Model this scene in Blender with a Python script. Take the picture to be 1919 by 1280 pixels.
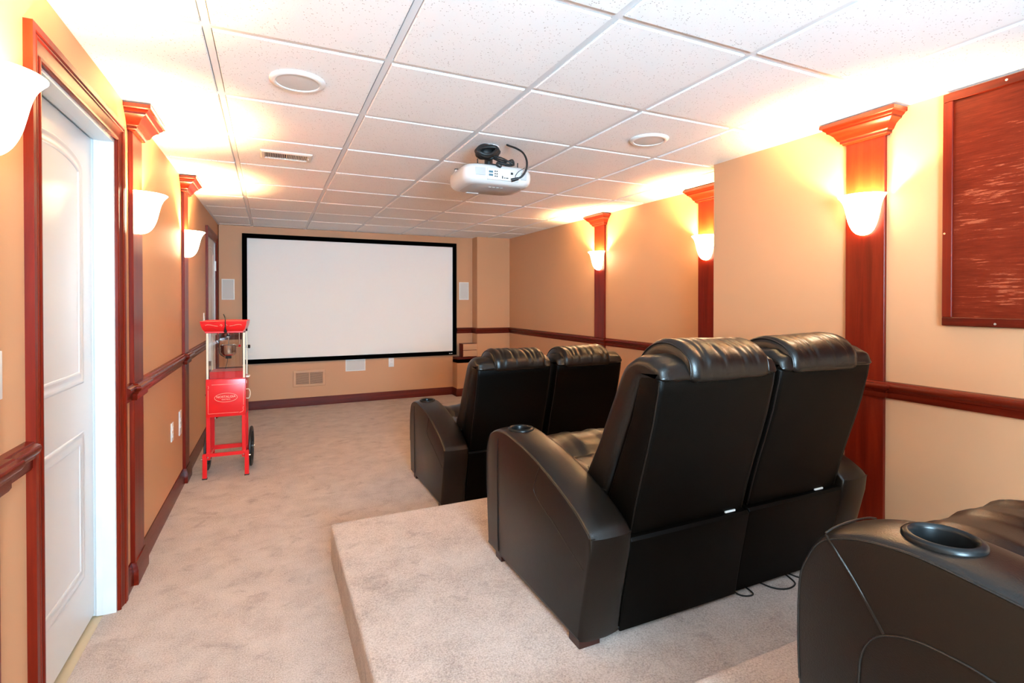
import bpy, bmesh, math, random
from mathutils import Vector, Matrix
random.seed(7)
for o in list(bpy.data.objects): bpy.data.objects.remove(o, do_unlink=True)
SC = bpy.context.scene
COL = SC.collection
PI = math.pi

# ------------------------------------------------------------------ camera, world, exposure
CAMZ = 1.3286
cam_d = bpy.data.cameras.new('camera'); cam = bpy.data.objects.new('camera', cam_d); COL.objects.link(cam)
cam.location = (0, 0, CAMZ)
cam.rotation_euler = (PI/2 - 0.0085, 0, -0.4367)
cam_d.sensor_width = 36.0; cam_d.sensor_fit = 'HORIZONTAL'
cam_d.lens = 974.9057/1919*36.0
cam_d.shift_y = (572.2455 - 640)/1919
cam_d.clip_start = 0.02; cam_d.clip_end = 60
SC.camera = cam
wd = bpy.data.worlds.new('world'); SC.world = wd; wd.use_nodes = True
wd.node_tree.nodes['Background'].inputs[0].default_value = (0.9, 0.93, 1.0, 1)
wd.node_tree.nodes['Background'].inputs[1].default_value = 0.02
vs = SC.view_settings
vs.view_transform = 'Standard'; vs.look = 'None'; vs.exposure = 1.33; vs.gamma = 1.0
vs.use_curve_mapping = False
BULB_W = 53.0                      # each sconce bulb
BULB_C = (1.0, 0.655, 0.27)
SHADE_E = 11.0
# soft area light added behind the camera, standing in for a bounced flash
fl_d = bpy.data.lights.new('flash_stand_in', 'AREA'); fl_d.shape = 'DISK'; fl_d.size = 1.1; fl_d.energy = 205.0; fl_d.color = (0.45, 0.73, 0.95)
fl = bpy.data.objects.new('flash_stand_in', fl_d); COL.objects.link(fl)
fl.location = (0.35, -1.75, 1.55); fl.rotation_euler = Vector((0.20, 0.72, 0.62)).to_track_quat('-Z', 'Y').to_euler()

# ------------------------------------------------------------------ room measures (metres)
CE = 2.2316; XR = 3.1695; XB = 2.6801; YF = 7.0679; YB = -2.0
BUMPY = 2.57
PT = 0.019                         # pilaster board thickness
def LW(t, n, z): return (-0.625 + 0.011*t + n, t - 0.011*n, z)      # left wall, a touch out of square
def RW(t, n, z): return (XR - n, t, z)
def BW(t, n, z): return (XB - n, t, z)
def FW(t, n, z): return (t, YF - n, z)
ROT_L = -PI/2 - 0.011; ROT_R = PI/2; ROT_F = PI

# ------------------------------------------------------------------ materials
def lin(r, g, b):
    f = lambda c: (c/255/12.92) if c/255 <= 0.04045 else ((c/255+0.055)/1.055)**2.4
    return (f(r), f(g), f(b), 1)
class NT:
    def __init__(s, name):
        s.m = bpy.data.materials.new(name); s.m.use_nodes = True
        s.t = s.m.node_tree; s.b = s.t.nodes['Principled BSDF']
    def n(s, typ, **kw):
        x = s.t.nodes.new(typ)
        for k, v in kw.items():
            if k in x.inputs.keys(): x.inputs[k].default_value = v
            else: setattr(x, k, v)
        return x
    def l(s, a, b): s.t.links.new(a, b)
    def set(s, **kw):
        for k, v in kw.items(): s.b.inputs[k].default_value = v
def ramp(nt, fac, stops):
    r = nt.n('ShaderNodeValToRGB'); e = r.color_ramp.elements
    while len(e) < len(stops): e.new(0.5)
    for i, (p, c) in enumerate(stops): e[i].position = p; e[i].color = c
    nt.l(fac, r.inputs[0]); return r
def coords(nt, scale=(1, 1, 1), kind='Object'):
    tc = nt.n('ShaderNodeTexCoord'); mp = nt.n('ShaderNodeMapping')
    mp.inputs['Scale'].default_value = scale
    nt.l(tc.outputs[kind], mp.inputs[0]); return mp.outputs[0]
def bump(nt, h, strength=0.3, dist=0.002):
    b = nt.n('ShaderNodeBump'); b.inputs['Strength'].default_value = strength; b.inputs['Distance'].default_value = dist
    nt.l(h, b.inputs['Height']); nt.l(b.outputs[0], nt.b.inputs['Normal'])
def plain(name, col, rough=0.5, metal=0.0, spec=None):
    nt = NT(name); nt.set(**{'Base Color': col, 'Roughness': rough, 'Metallic': metal})
    if spec is not None: nt.b.inputs['Specular IOR Level'].default_value = spec
    return nt.m
def paint(name, col, rough=0.55):
    nt = NT(name); v = coords(nt)
    a = nt.n('ShaderNodeTexNoise', Scale=1.3, Detail=3.0); nt.l(v, a.inputs['Vector'])
    r = ramp(nt, a.outputs[0], [(0.3, tuple(c*0.97 for c in col[:3])+(1,)), (0.7, col)])
    nt.l(r.outputs[0], nt.b.inputs['Base Color']); nt.set(Roughness=rough)
    f = nt.n('ShaderNodeTexNoise', Scale=260.0, Detail=2.0); nt.l(v, f.inputs['Vector'])
    bump(nt, f.outputs[0], 0.12, 0.001); return nt.m
def wood(name, dark, mid, light, scale, rough=0.32):
    nt = NT(name); v = coords(nt, scale)
    d = nt.n('ShaderNodeTexNoise', Scale=1.0, Detail=8.0, Roughness=0.62, Distortion=0.6); nt.l(v, d.inputs['Vector'])
    r = ramp(nt, d.outputs[0], [(0.25, dark), (0.5, mid), (0.75, light)])
    nt.l(r.outputs[0], nt.b.inputs['Base Color'])
    nt.set(Roughness=rough); nt.b.inputs['Specular IOR Level'].default_value = 0.22
    bump(nt, d.outputs[0], 0.05, 0.001); return nt.m
def ply(name):
    nt = NT(name); v = coords(nt, (1, 1, 1))
    b = nt.n('ShaderNodeTexNoise', Scale=4.0, Detail=6.0, Roughness=0.6, Distortion=0.4); nt.l(coords(nt, (1, 0.6, 2.2)), b.inputs['Vector'])
    f = nt.n('ShaderNodeTexNoise', Scale=1.0, Detail=10.0, Roughness=0.7, Distortion=0.2); nt.l(coords(nt, (8, 9, 120)), f.inputs['Vector'])
    mx = nt.n('ShaderNodeMath', operation='MULTIPLY_ADD'); nt.l(b.outputs[0], mx.inputs[0]); mx.inputs[1].default_value = 0.7; nt.l(f.outputs[0], mx.inputs[2])
    r = ramp(nt, mx.outputs[0], [(0.62, (0.085, 0.007, 0.002, 1)), (0.85, (0.135, 0.012, 0.0035, 1)), (1.0, (0.17, 0.019, 0.006, 1)), (1.2, (0.32, 0.07, 0.03, 1))])
    nt.l(r.outputs[0], nt.b.inputs['Base Color']); nt.set(Roughness=0.4); nt.b.inputs['Specular IOR Level'].default_value = 0.14
    bump(nt, f.outputs[0], 0.08, 0.001); return nt.m
def carpet(name, c0, c1, c2):
    nt = NT(name); v = coords(nt)
    a = nt.n('ShaderNodeTexNoise', Scale=7.0, Detail=6.0, Roughness=0.62, Distortion=0.25); nt.l(v, a.inputs['Vector'])
    f = nt.n('ShaderNodeTexNoise', Scale=165.0, Detail=4.0, Roughness=0.8); nt.l(v, f.inputs['Vector'])
    mx = nt.n('ShaderNodeMath', operation='MULTIPLY_ADD'); nt.l(f.outputs[0], mx.inputs[0]); mx.inputs[1].default_value = 0.85
    hf = nt.n('ShaderNodeMath', operation='MULTIPLY'); nt.l(a.outputs[0], hf.inputs[0]); hf.inputs[1].default_value = 0.30
    nt.l(hf.outputs[0], mx.inputs[2])
    r = ramp(nt, mx.outputs[0], [(0.40, c0), (0.575, c1), (0.80, c2)])
    sm = nt.n('ShaderNodeTexNoise', Scale=6.5, Detail=5.0, Roughness=0.68, Distortion=0.6); nt.l(coords(nt, (1.0, 1.25, 1.0)), sm.inputs['Vector'])
    sr = ramp(nt, sm.outputs[0], [(0.56, (1, 1, 1, 1)), (0.70, (0.72, 0.69, 0.68, 1))])          # brushed-up pile smudges
    ml = nt.n('ShaderNodeMix', data_type='RGBA', blend_type='MULTIPLY'); ml.inputs[0].default_value = 1.0
    nt.l(r.outputs[0], ml.inputs[6]); nt.l(sr.outputs[0], ml.inputs[7])
    nt.l(ml.outputs[2], nt.b.inputs['Base Color']); nt.set(Roughness=1.0)
    nt.b.inputs['Specular IOR Level'].default_value = 0.1
    nt.b.inputs['Sheen Weight'].default_value = 0.25
    h = nt.n('ShaderNodeTexNoise', Scale=150.0, Detail=4.0, Roughness=0.75); nt.l(v, h.inputs['Vector'])
    ad = nt.n('ShaderNodeMath', operation='MULTIPLY_ADD'); nt.l(a.outputs[0], ad.inputs[0]); ad.inputs[1].default_value = 0.25
    nt.l(h.outputs[0], ad.inputs[2])
    bump(nt, ad.outputs[0], 0.9, 0.008); return nt.m
def tile_mat():
    nt = NT('ceiling_tile'); v = coords(nt)
    w = nt.n('ShaderNodeTexVoronoi', Scale=120.0); nt.l(v, w.inputs['Vector'])
    s = nt.n('ShaderNodeTexNoise', Scale=17.0, Detail=2.0); nt.l(v, s.inputs['Vector'])
    th = nt.n('ShaderNodeMath', operation='MULTIPLY'); nt.l(s.outputs[0], th.inputs[0]); th.inputs[1].default_value = 0.46
    lt = nt.n('ShaderNodeMath', operation='LESS_THAN'); nt.l(w.outputs['Distance'], lt.inputs[0]); nt.l(th.outputs[0], lt.inputs[1])
    k = nt.n('ShaderNodeTexWhiteNoise'); nt.l(w.outputs['Position'], k.inputs['Vector'])
    g = nt.n('ShaderNodeMath', operation='GREATER_THAN'); nt.l(k.outputs[0], g.inputs[0]); g.inputs[1].default_value = 0.62
    m = nt.n('ShaderNodeMath', operation='MULTIPLY'); nt.l(lt.outputs[0], m.inputs[0]); nt.l(g.outputs[0], m.inputs[1])
    r = ramp(nt, m.outputs[0], [(0.0, (0.86, 0.86, 0.86, 1)), (1.0, (0.50, 0.47, 0.45, 1))])
    nt.l(r.outputs[0], nt.b.inputs['Base Color']); nt.set(Roughness=0.9)
    f = nt.n('ShaderNodeTexNoise', Scale=190.0, Detail=3.0); nt.l(v, f.inputs['Vector'])
    bump(nt, f.outputs[0], 0.35, 0.0015); return nt.m
def leather(name, col, rough, spec=0.35):
    nt = NT(name); v = coords(nt)
    nt.set(Roughness=rough); nt.b.inputs['Base Color'].default_value = col; nt.b.inputs['Specular IOR Level'].default_value = spec
    w = nt.n('ShaderNodeTexVoronoi', Scale=420.0, feature='SMOOTH_F1'); nt.l(v, w.inputs['Vector'])
    n2 = nt.n('ShaderNodeTexNoise', Scale=14.0, Detail=2.0); nt.l(v, n2.inputs['Vector'])
    ad = nt.n('ShaderNodeMath', operation='MULTIPLY_ADD'); nt.l(n2.outputs[0], ad.inputs[0]); ad.inputs[1].default_value = 1.5
    nt.l(w.outputs[0], ad.inputs[2])
    bump(nt, ad.outputs[0], 0.22, 0.0012); return nt.m
def emit(name, col, st):
    nt = NT(name); nt.set(**{'Base Color': (0.9, 0.9, 0.88, 1), 'Roughness': 0.3})
    nt.b.inputs['Emission Color'].default_value = tuple(col)+(1,); nt.b.inputs['Emission Strength'].default_value = st
    return nt.m
def glass():
    nt = NT('clear_glass'); nt.set(**{'Base Color': (1, 1, 1, 1), 'Roughness': 0.02, 'IOR': 1.45})
    nt.b.inputs['Transmission Weight'].default_value = 1.0
    return nt.m
WALLC = (0.59, 0.31, 0.16, 1)
M = dict(
    wall=paint('tan_wall_paint', WALLC), white=paint('white_door_paint', (0.68, 0.68, 0.68, 1), 0.28),
    tile=tile_mat(), bar=plain('grid_white', (0.74, 0.74, 0.75, 1), 0.45),
    carpet=carpet('beige_carpet', (0.25, 0.165, 0.130, 1), (0.51, 0.385, 0.32, 1), (0.72, 0.58, 0.50, 1)),
    woodv=wood('cherry_wood_upright', (0.080, 0.0045, 0.001, 1), (0.145, 0.008, 0.002, 1), (0.205, 0.017, 0.004, 1), (22, 22, 1.4)),
    woody=wood('cherry_wood_along', (0.060, 0.004, 0.001, 1), (0.108, 0.007, 0.002, 1), (0.155, 0.014, 0.004, 1), (22, 1.4, 22), 0.26),
    woodx=wood('cherry_wood_across', (0.055, 0.004, 0.0015, 1), (0.105, 0.008, 0.002, 1), (0.15, 0.015, 0.004, 1), (1.4, 22, 22), 0.5),
    board=ply('stained_plywood'),
    footw=plain('dark_foot_wood', (0.035, 0.008, 0.005, 1), 0.3),
    leather=leather('black_leather', (0.0055, 0.0032, 0.0020, 1), 0.31, 0.38),
    leather2=leather('black_vinyl', (0.0022, 0.0014, 0.0009, 1), 0.42, 0.07),
    cup=plain('cup_black_gloss', (0.006, 0.006, 0.006, 1), 0.28, 0, 0.2), cupin=plain('cup_inside', (0.004, 0.004, 0.005, 1), 0.5, 0, 0.2),
    screen=plain('screen_fabric', (0.88, 0.87, 0.85, 1), 0.85), velvet=plain('black_velvet', (0.0015, 0.0015, 0.0015, 1), 1.0, 0, 0.0),
    plate=plain('white_plastic', (0.80, 0.79, 0.77, 1), 0.35), grille=plain('speaker_grille', (0.60, 0.59, 0.575, 1), 0.7),
    slot=plain('slot_dark', (0.03, 0.025, 0.02, 1), 0.7), ventw=plain('vent_cream', (0.72, 0.66, 0.58, 1), 0.5),
    ventp=plain('vent_painted', (0.58, 0.32, 0.175, 1), 0.5), ventd=plain('vent_louver_shade', (0.30, 0.16, 0.09, 1), 0.6),
    red=plain('red_enamel', (0.74, 0.010, 0.012, 1), 0.28), cream=plain('cream_post', (0.80, 0.68, 0.50, 1), 0.4),
    stripe=plain('pinstripe_cream', (0.85, 0.55, 0.40, 1), 0.5), steel=plain('steel', (0.62, 0.60, 0.58, 1), 0.16, 1.0),
    chrome=plain('chrome', (0.8, 0.8, 0.8, 1), 0.1, 1.0), black=plain('black_plastic', (0.010, 0.010, 0.010, 1), 0.35),
    rubber=plain('black_rubber', (0.008, 0.008, 0.008, 1), 0.5), glass=glass(),
    pwhite=plain('projector_white', (0.55, 0.54, 0.53, 1), 0.3), pgrey=plain('projector_grille', (0.40, 0.40, 0.40, 1), 0.6),
    pdark=plain('projector_underside', (0.40, 0.36, 0.34, 1), 0.45), vga=plain('port_blue', (0.05, 0.12, 0.16, 1), 0.4),
    thresh=plain('threshold_tile', (0.50, 0.38, 0.24, 1), 0.35), boxf=plain('tan_drawer_front', (0.58, 0.325, 0.18, 1), 0.5),
    shade=emit('sconce_glass', (1.0, 0.76, 0.46), SHADE_E),
)

# ------------------------------------------------------------------ mesh helpers
def finish(bm, name, mat, parent=None, smooth=None, kind=None):
    bmesh.ops.recalc_face_normals(bm, faces=bm.faces[:])
    if smooth is not None:
        for f in bm.faces: f.smooth = True
        for e in bm.edges:
            if len(e.link_faces) == 2 and e.calc_face_angle(0) > math.radians(smooth): e.smooth = False
    me = bpy.data.meshes.new(name); bm.to_mesh(me); bm.free()
    me.materials.append(M[mat] if isinstance(mat, str) else mat)
    o = bpy.data.objects.new(name, me); COL.objects.link(o)
    if parent is not None: o.parent = parent
    if kind: o['kind'] = kind
    return o
def tag(o, label, cat, group=None, kind=None):
    o['label'] = label; o['category'] = cat
    if group: o['group'] = group
    if kind: o['kind'] = kind
    return o
def thing(name, label, cat, loc=(0, 0, 0), rz=0.0, group=None, kind=None):
    o = bpy.data.objects.new(name, None); COL.objects.link(o)
    o.empty_display_size = 0.1
    o.location = loc; o.rotation_euler = (0, 0, rz)
    return tag(o, label, cat, group, kind)
def box(bm, x0, x1, y0, y1, z0, z1, fm=None, bev=0.0, seg=2):
    P = [(x0, y0, z0), (x1, y0, z0), (x1, y1, z0), (x0, y1, z0), (x0, y0, z1), (x1, y0, z1), (x1, y1, z1), (x0, y1, z1)]
    if fm: P = [fm(*p) for p in P]
    v = [bm.verts.new(p) for p in P]
    fs = [bm.faces.new([v[i] for i in q]) for q in ((0, 3, 2, 1), (4, 5, 6, 7), (0, 1, 5, 4), (1, 2, 6, 5), (2, 3, 7, 6), (3, 0, 4, 7))]
    if bev:
        ed = list({e for f in fs for e in f.edges})
        bmesh.ops.bevel(bm, geom=ed, offset=bev, segments=seg, affect='EDGES', profile=0.6)
    return bm
def mbox(name, mat, parent, *a, fm=None, bev=0.0, seg=2, kind=None):
    bm = bmesh.new(); box(bm, *a, fm=fm, bev=bev, seg=seg)
    return finish(bm, name, mat, parent, 35 if bev else None, kind)
def loft(bm, rings, cap=True, closed=False):
    R = [[bm.verts.new(p) for p in r] for r in rings]
    n = len(R[0]); k = len(R)
    for i in range(k if closed else k-1):
        a, b = R[i], R[(i+1) % k]
        for j in range(n):
            bm.faces.new((a[j], a[(j+1) % n], b[(j+1) % n], b[j]))
    if cap and not closed:
        bm.faces.new(R[0][::-1]); bm.faces.new(R[-1])
    return R
def tube(bm, pts, r, seg=8, cap=True, closed=False):
    pts = [Vector(p) for p in pts]; rings = []
    n = len(pts); up = Vector((0, 0, 1))
    prev = None
    for i, p in enumerate(pts):
        if closed: d = pts[(i+1) % n] - pts[i-1]
        else: d = pts[min(i+1, n-1)] - pts[max(i-1, 0)]
        d.normalize()
        if prev is None:
            a = d.cross(up)
            if a.length < 1e-3: a = d.cross(Vector((1, 0, 0)))
        else: a = prev - d*prev.dot(d)
        a.normalize(); prev = a; b = d.cross(a)
        rr = r[i] if isinstance(r, (list, tuple)) else r
        rings.append([tuple(p + (a*math.cos(2*PI*k/seg) + b*math.sin(2*PI*k/seg))*rr) for k in range(seg)])
    loft(bm, rings, cap, closed); return bm
def mtube(name, mat, parent, pts, r, seg=8, closed=False):
    return finish(tube(bmesh.new(), pts, r, seg, True, closed), name, mat, parent, 60)
def lathe(bm, prof, center=(0, 0, 0), axis='Z', seg=32, cap=False):
    rings = []
    for k in range(seg):
        a = 2*PI*k/seg; c, s = math.cos(a), math.sin(a); ring = []
        for r, h in prof:
            p = {'Z': (r*c, r*s, h), 'Y': (r*c, h, r*s), 'X': (h, r*c, r*s)}[axis]
            ring.append((p[0]+center[0], p[1]+center[1], p[2]+center[2]))
        rings.append(ring)
    R = [[bm.verts.new(p) for p in r] for r in rings]
    for i in range(seg):
        a, b = R[i], R[(i+1) % seg]
        for j in range(len(prof)-1):
            bm.faces.new((a[j], b[j], b[j+1], a[j+1]))
    bmesh.ops.remove_doubles(bm, verts=bm.verts[:], dist=1e-5)
    return bm
def mlathe(name, mat, parent, prof, center=(0, 0, 0), axis='Z', seg=32):
    return finish(lathe(bmesh.new(), prof, center, axis, seg), name, mat, parent, 40)
def sweep(bm, path, prof, fm, closed=False):
    """prof (offset to the left of the path, height) carried along a 2-D path with mitred corners"""
    n = len(path); rings = []
    def nrm(a, b):
        d = (b[0]-a[0], b[1]-a[1]); l = math.hypot(*d); return (-d[1]/l, d[0]/l)
    for i, p in enumerate(path):
        if closed: n1, n2 = nrm(path[i-1], p), nrm(p, path[(i+1) % n])
        else:
            n1 = nrm(path[i-1], p) if i else nrm(p, path[1])
            n2 = nrm(p, path[i+1]) if i < n-1 else n1
        k = 1 + n1[0]*n2[0] + n1[1]*n2[1]; m = ((n1[0]+n2[0])/k, (n1[1]+n2[1])/k)
        rings.append([fm(p[0]+m[0]*o, p[1]+m[1]*o, h) for o, h in prof])
    loft(bm, rings, True, closed); return bm
def resample(pts, n, closed=False):
    """Catmull-Rom through pts, n samples per span"""
    out = []; N = len(pts)
    g = (lambda i: Vector(pts[i % N])) if closed else (lambda i: Vector(pts[max(0, min(N-1, i))]))
    for i in range(N if closed else N-1):
        p0, p1, p2, p3 = g(i-1), g(i), g(i+1), g(i+2)
        for k in range(n):
            t = k/n
            out.append(tuple(0.5*((2*p1) + (p2-p0)*t + (2*p0-5*p1+4*p2-p3)*t*t + (3*p1-p0-3*p2+p3)*t**3)))
    if not closed: out.append(tuple(pts[-1]))
    return out
def evalmesh(o):
    dg = bpy.context.evaluated_depsgraph_get(); dg.update()
    return bpy.data.meshes.new_from_object(o.evaluated_get(dg))
def text_obj(s, size, name, mat, parent, loc, rot, depth=0.0006):
    cu = bpy.data.curves.new('txt', 'FONT'); cu.body = s; cu.size = size; cu.align_x = 'CENTER'; cu.align_y = 'CENTER'
    cu.extrude = depth; cu.resolution_u = 3
    t = bpy.data.objects.new('txt', cu); COL.objects.link(t)
    me = evalmesh(t); bpy.data.objects.remove(t, do_unlink=True)
    me.name = name; me.materials.clear(); me.materials.append(M[mat])
    o = bpy.data.objects.new(name, me); COL.objects.link(o); o.parent = parent
    o.location = loc; o.rotation_euler = rot
    return o

# ------------------------------------------------------------------ SETTING: floor, walls, ceiling
D1 = (1.93, 2.73, 2.017); D2 = (5.94, 6.73, 1.985)          # door openings on the left wall (from, to, head)
bm = bmesh.new()
pts = [LW(YB, -0.12, 0), LW(1.93, -0.12, 0), LW(1.93, -0.045, 0), LW(2.73, -0.045, 0), LW(2.73, -0.12, 0), LW(7.19, -0.12, 0), (3.29, 7.19, 0), (3.29, YB, 0)]
top = [bm.verts.new(p) for p in pts]; bot = [bm.verts.new((p[0], p[1], -0.06)) for p in pts]
bm.faces.new(top); bm.faces.new(bot[::-1])
for i in range(len(pts)):
    j = (i+1) % len(pts); bm.faces.new((top[i], bot[i], bot[j], top[j]))
tag(finish(bm, 'floor', 'carpet'), 'beige plush carpet covering the theater room floor', 'floor', kind='structure')
def riser(name, label, x0, x1, y0, y1, z0, z1):
    o = mbox(name, 'carpet', None, x0, x1, y0, y1, z0, z1, bev=0.022, seg=4)
    return tag(o, label, 'platform', kind='structure')
riser('floor_riser', 'low carpeted riser platform under the middle recliner row', 0.283, XB-0.004, YB+0.02, 2.822, -0.03, 0.18)
riser('floor_upper_riser', 'upper carpeted step under the nearest recliner', 0.283, XB-0.004, YB+0.02, 1.02, 0.15, 0.345)

bm = bmesh.new()
for t0, t1, z0 in ((YB-0.12, D1[0], -0.06), (D1[0], D1[1], D1[2]), (D1[1], D2[0], -0.06), (D2[0], D2[1], D2[2]), (D2[1], 7.19, -0.06)):
    box(bm, t0, t1, -0.12, 0, z0, CE+0.12, fm=LW)
tag(finish(bm, 'wall_left', 'wall'), 'tan painted left wall with two door openings', 'wall', kind='structure')
bm = bmesh.new(); box(bm, -0.54, 3.29, YF, YF+0.12, -0.06, CE+0.12)
tag(finish(bm, 'wall_far', 'wall'), 'tan painted end wall behind the projection screen', 'wall', kind='structure')
bm = bmesh.new(); box(bm, XR, XR+0.12, BUMPY, YF, -0.06, CE+0.12)
tag(finish(bm, 'wall_right', 'wall'), 'tan right wall running beyond the corner to the screen', 'wall', kind='structure')
bm = bmesh.new(); box(bm, XB, XR+0.12, YB, BUMPY, -0.06, CE+0.12)
tag(finish(bm, 'wall_right_near', 'wall'), 'near stretch of the right wall stepping out into the room', 'wall', kind='structure')
bm = bmesh.new(); box(bm, -0.645, 3.29, YB-0.12, YB, -0.06, CE+0.12)
tag(finish(bm, 'wall_rear', 'wall'), 'tan rear wall behind the viewer', 'wall', kind='structure')
# corner chase at the far right and the low ledges either side of the screen
bm = bmesh.new(); box(bm, 2.665, XR, 6.873, YF, 0.54, CE+0.05)
tag(finish(bm, 'wall_far_corner', 'wall'), 'boxed-out tan wall corner right of the screen', 'wall', kind='structure')
LEDGEP = [(0, 0.462), (0.010, 0.462), (0.014, 0.475), (0.014, 0.495), (0.026, 0.510), (0.034, 0.518), (0.036, 0.528), (0.034, 0.538), (0, 0.540)]
def ledge(nm, x0, x1, edges, label):
    root = thing(nm, label, 'ledge', (0, 0, 0), kind='structure')
    mbox('ledge_body', 'wall', root, x0, x1, 6.873, YF, 0, 0.515)
    bm = bmesh.new()
    sweep(bm, edges, LEDGEP, lambda a, b, h: (a, b, h))
    finish(bm, 'ledge_moulding', 'woodx', root)
    mbox('ledge_top', 'woodx', root, x0+0.001, x1, 6.874, YF, 0.515, 0.539)
ledge('wall_ledge', 2.366, XR, [(XR, 6.873), (2.366, 6.873), (2.366, YF)][::-1], 'low wall ledge with dark wood cap right of the screen')
root = thing('wall_ledge', 'low wall ledge with dark wood cap behind the popcorn machine', 'ledge', (0, 0, 0), kind='structure')
mbox('ledge_body', 'wall', root, -0.545, -0.235, 6.873, YF, 0, 0.515)
bm = bmesh.new(); sweep(bm, [(-0.235, YF), (-0.235, 6.873), (-0.545, 6.873)], [(-o, h) for o, h in LEDGEP], lambda a, b, h: (a, b, h))
finish(bm, 'ledge_moulding', 'woodx', root)
mbox('ledge_top', 'woodx', root, -0.545, -0.236, 6.874, YF, 0.515, 0.539)

# ceiling: slab, recessed grid bars, tiles dropping a little below the bars
GX0, GDX, GY0, GDY = -0.1851, 0.5989, 1.9908, 0.6196
ceil = mbox('ceiling', 'bar', None, -0.75, 3.29, YB-0.1, YF+0.1, CE+0.03, CE+0.10)
tag(ceil, 'white suspended ceiling of square speckled tiles in a grid', 'ceiling', kind='structure')
BARW = 0.024; BZ = CE + 0.007
gx = [GX0 + GDX*i for i in range(0, 6)]; gy = [GY0 + GDY*j for j in range(-6, 9)]
for x in gx: mbox('grid_bar', 'bar', ceil, x-BARW/2, x+BARW/2, YB, YF, BZ, BZ+0.02)
xs = [-0.66] + gx + [XR]; ys = [YB] + gy + [YF]
for j in range(len(gy)):
    for i in range(len(xs)-1):
        mbox('cross_bar', 'bar', ceil, xs[i]+(BARW/2 if i else 0), xs[i+1]-BARW/2, gy[j]-BARW/2, gy[j]+BARW/2, BZ, BZ+0.02)
tile_cache = {}
def tile(x0, x1, y0, y1):
    w, d = round(x1-x0, 4), round(y1-y0, 4); g = BARW/2 + 0.003
    if (w, d) not in tile_cache:
        bm = bmesh.new(); a, b = w/2-g, d/2-g; r = 0.004
        rings = [[(-a, -b, 0.012), (a, -b, 0.012), (a, b, 0.012), (-a, b, 0.012)], [(-a, -b, r), (a, -b, r), (a, b, r), (-a, b, r)],
                 [(-a+r, -b+r, 0), (a-r, -b+r, 0), (a-r, b-r, 0), (-a+r, b-r, 0)]]
        loft(bm, rings); o = finish(bm, 'ceiling_panel', 'tile', ceil); tile_cache[(w, d)] = o.data
    else:
        o = bpy.data.objects.new('ceiling_panel', tile_cache[(w, d)]); COL.objects.link(o); o.parent = ceil
    o.location = ((x0+x1)/2, (y0+y1)/2, CE + 0.002*random.random())
for j in range(len(ys)-1):
    for i in range(len(xs)-1):
        if ys[j+1]-ys[j] < 0.06: continue
        tile(xs[i], xs[i+1], ys[j], ys[j+1])
for nm, path in (('wall_angle', [LW(YB, 0.011, 0)[:2], LW(YF, 0.011, 0)[:2]]), ('wall_angle', [(XR-0.011, BUMPY), (XR-0.011, YF)]), ('wall_angle', [(XB-0.011, YB), (XB-0.011, BUMPY)]), ('wall_angle', [(-0.54, YF-0.011), (XR, YF-0.011)])):
    bm = bmesh.new(); sweep(bm, path, [(-0.011, CE+0.001), (0.011, CE+0.001), (0.011, CE+0.006), (-0.011, CE+0.006)], lambda a, b, h: (a, b, h))
    finish(bm, nm, 'bar', ceil)

# ------------------------------------------------------------------ mouldings
RAIL = [(0, .865), (.012, .865), (.016, .872), (.016, .893), (.021, .897), (.023, .905), (.030, .910), (.035, .918), (.036, .926), (.033, .934), (.022, .938), (.018, .943), (0, .945)]
BASE = [(0, 0), (.016, 0), (.016, .070), (.013, .076), (.013, .083), (.008, .094), (.006, .104), (0, .106)]
CROWN = [(0, 2.118), (.010, 2.118), (.013, 2.124), (.020, 2.127), (.020, 2.137), (.028, 2.142), (.032, 2.150), (.040, 2.166), (.054, 2.180), (.062, 2.184), (.064, 2.192), (.074, 2.200), (.077, 2.206), (.086, 2.209), (.086, 2.226), (0, 2.226)]
PILW = 0.185
PL = [1.465, 2.950, 4.440]; PA, PBs, PC = 4.485, 3.000, 1.500
def jog(t0, t1, pil, T=PT):
    p = [(t0, 0)]
    for a in pil: p += [(a, 0), (a, T), (a+PILW, T), (a+PILW, 0)]
    return p + [(t1, 0)]
NTRIM = [0]
def mould(prof, path, fm, mat, label, cat, name=None):
    NTRIM[0] += 1
    bm = bmesh.new(); sweep(bm, path, prof, fm)
    return tag(finish(bm, name or 'trim_%d' % NTRIM[0], mat, None, 30), label, cat, kind='structure')
CAS = 0.085
mould(RAIL, jog(YB, D1[0]-CAS, PL[:1]), LW, 'woody', 'dark wood chair rail left of the near white door', 'chair rail')
mould(RAIL, jog(D1[1]+CAS, D2[0]-CAS, PL[1:]), LW, 'woody', 'dark wood chair rail between the two left-wall doors', 'chair rail')
mould(RAIL, [(D2[1]+CAS, 0), (YF, 0)], LW, 'woody', 'short dark chair rail piece beyond the far door', 'chair rail')
mould(BASE, jog(YB, D1[0]-CAS, PL[:1]), LW, 'woody', 'dark wood baseboard left of the near white door', 'baseboard', 'baseboard_left_near')
mould(BASE, jog(D1[1]+CAS, D2[0]-CAS, PL[1:]), LW, 'woody', 'dark wood baseboard along the left wall', 'baseboard', 'baseboard_left')
mould(RAIL, jog(BUMPY, 6.873, [PBs, PA]), RW, 'woody', 'dark wood chair rail along the far right wall', 'chair rail')
mould(BASE, jog(BUMPY, 6.873, [PBs, PA]), RW, 'woody', 'dark wood baseboard along the far right wall', 'baseboard', 'baseboard_right')
mould(RAIL, jog(YB, BUMPY, [PC]), BW, 'woody', 'dark wood chair rail under the framed wood panel', 'chair rail')
mould(RAIL, [(2.425, 0), (2.665, 0), (2.665, YF-6.873), (XR, YF-6.873)], FW, 'woodx', 'dark chair rail stepping around the corner right of the screen', 'chair rail')
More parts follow.
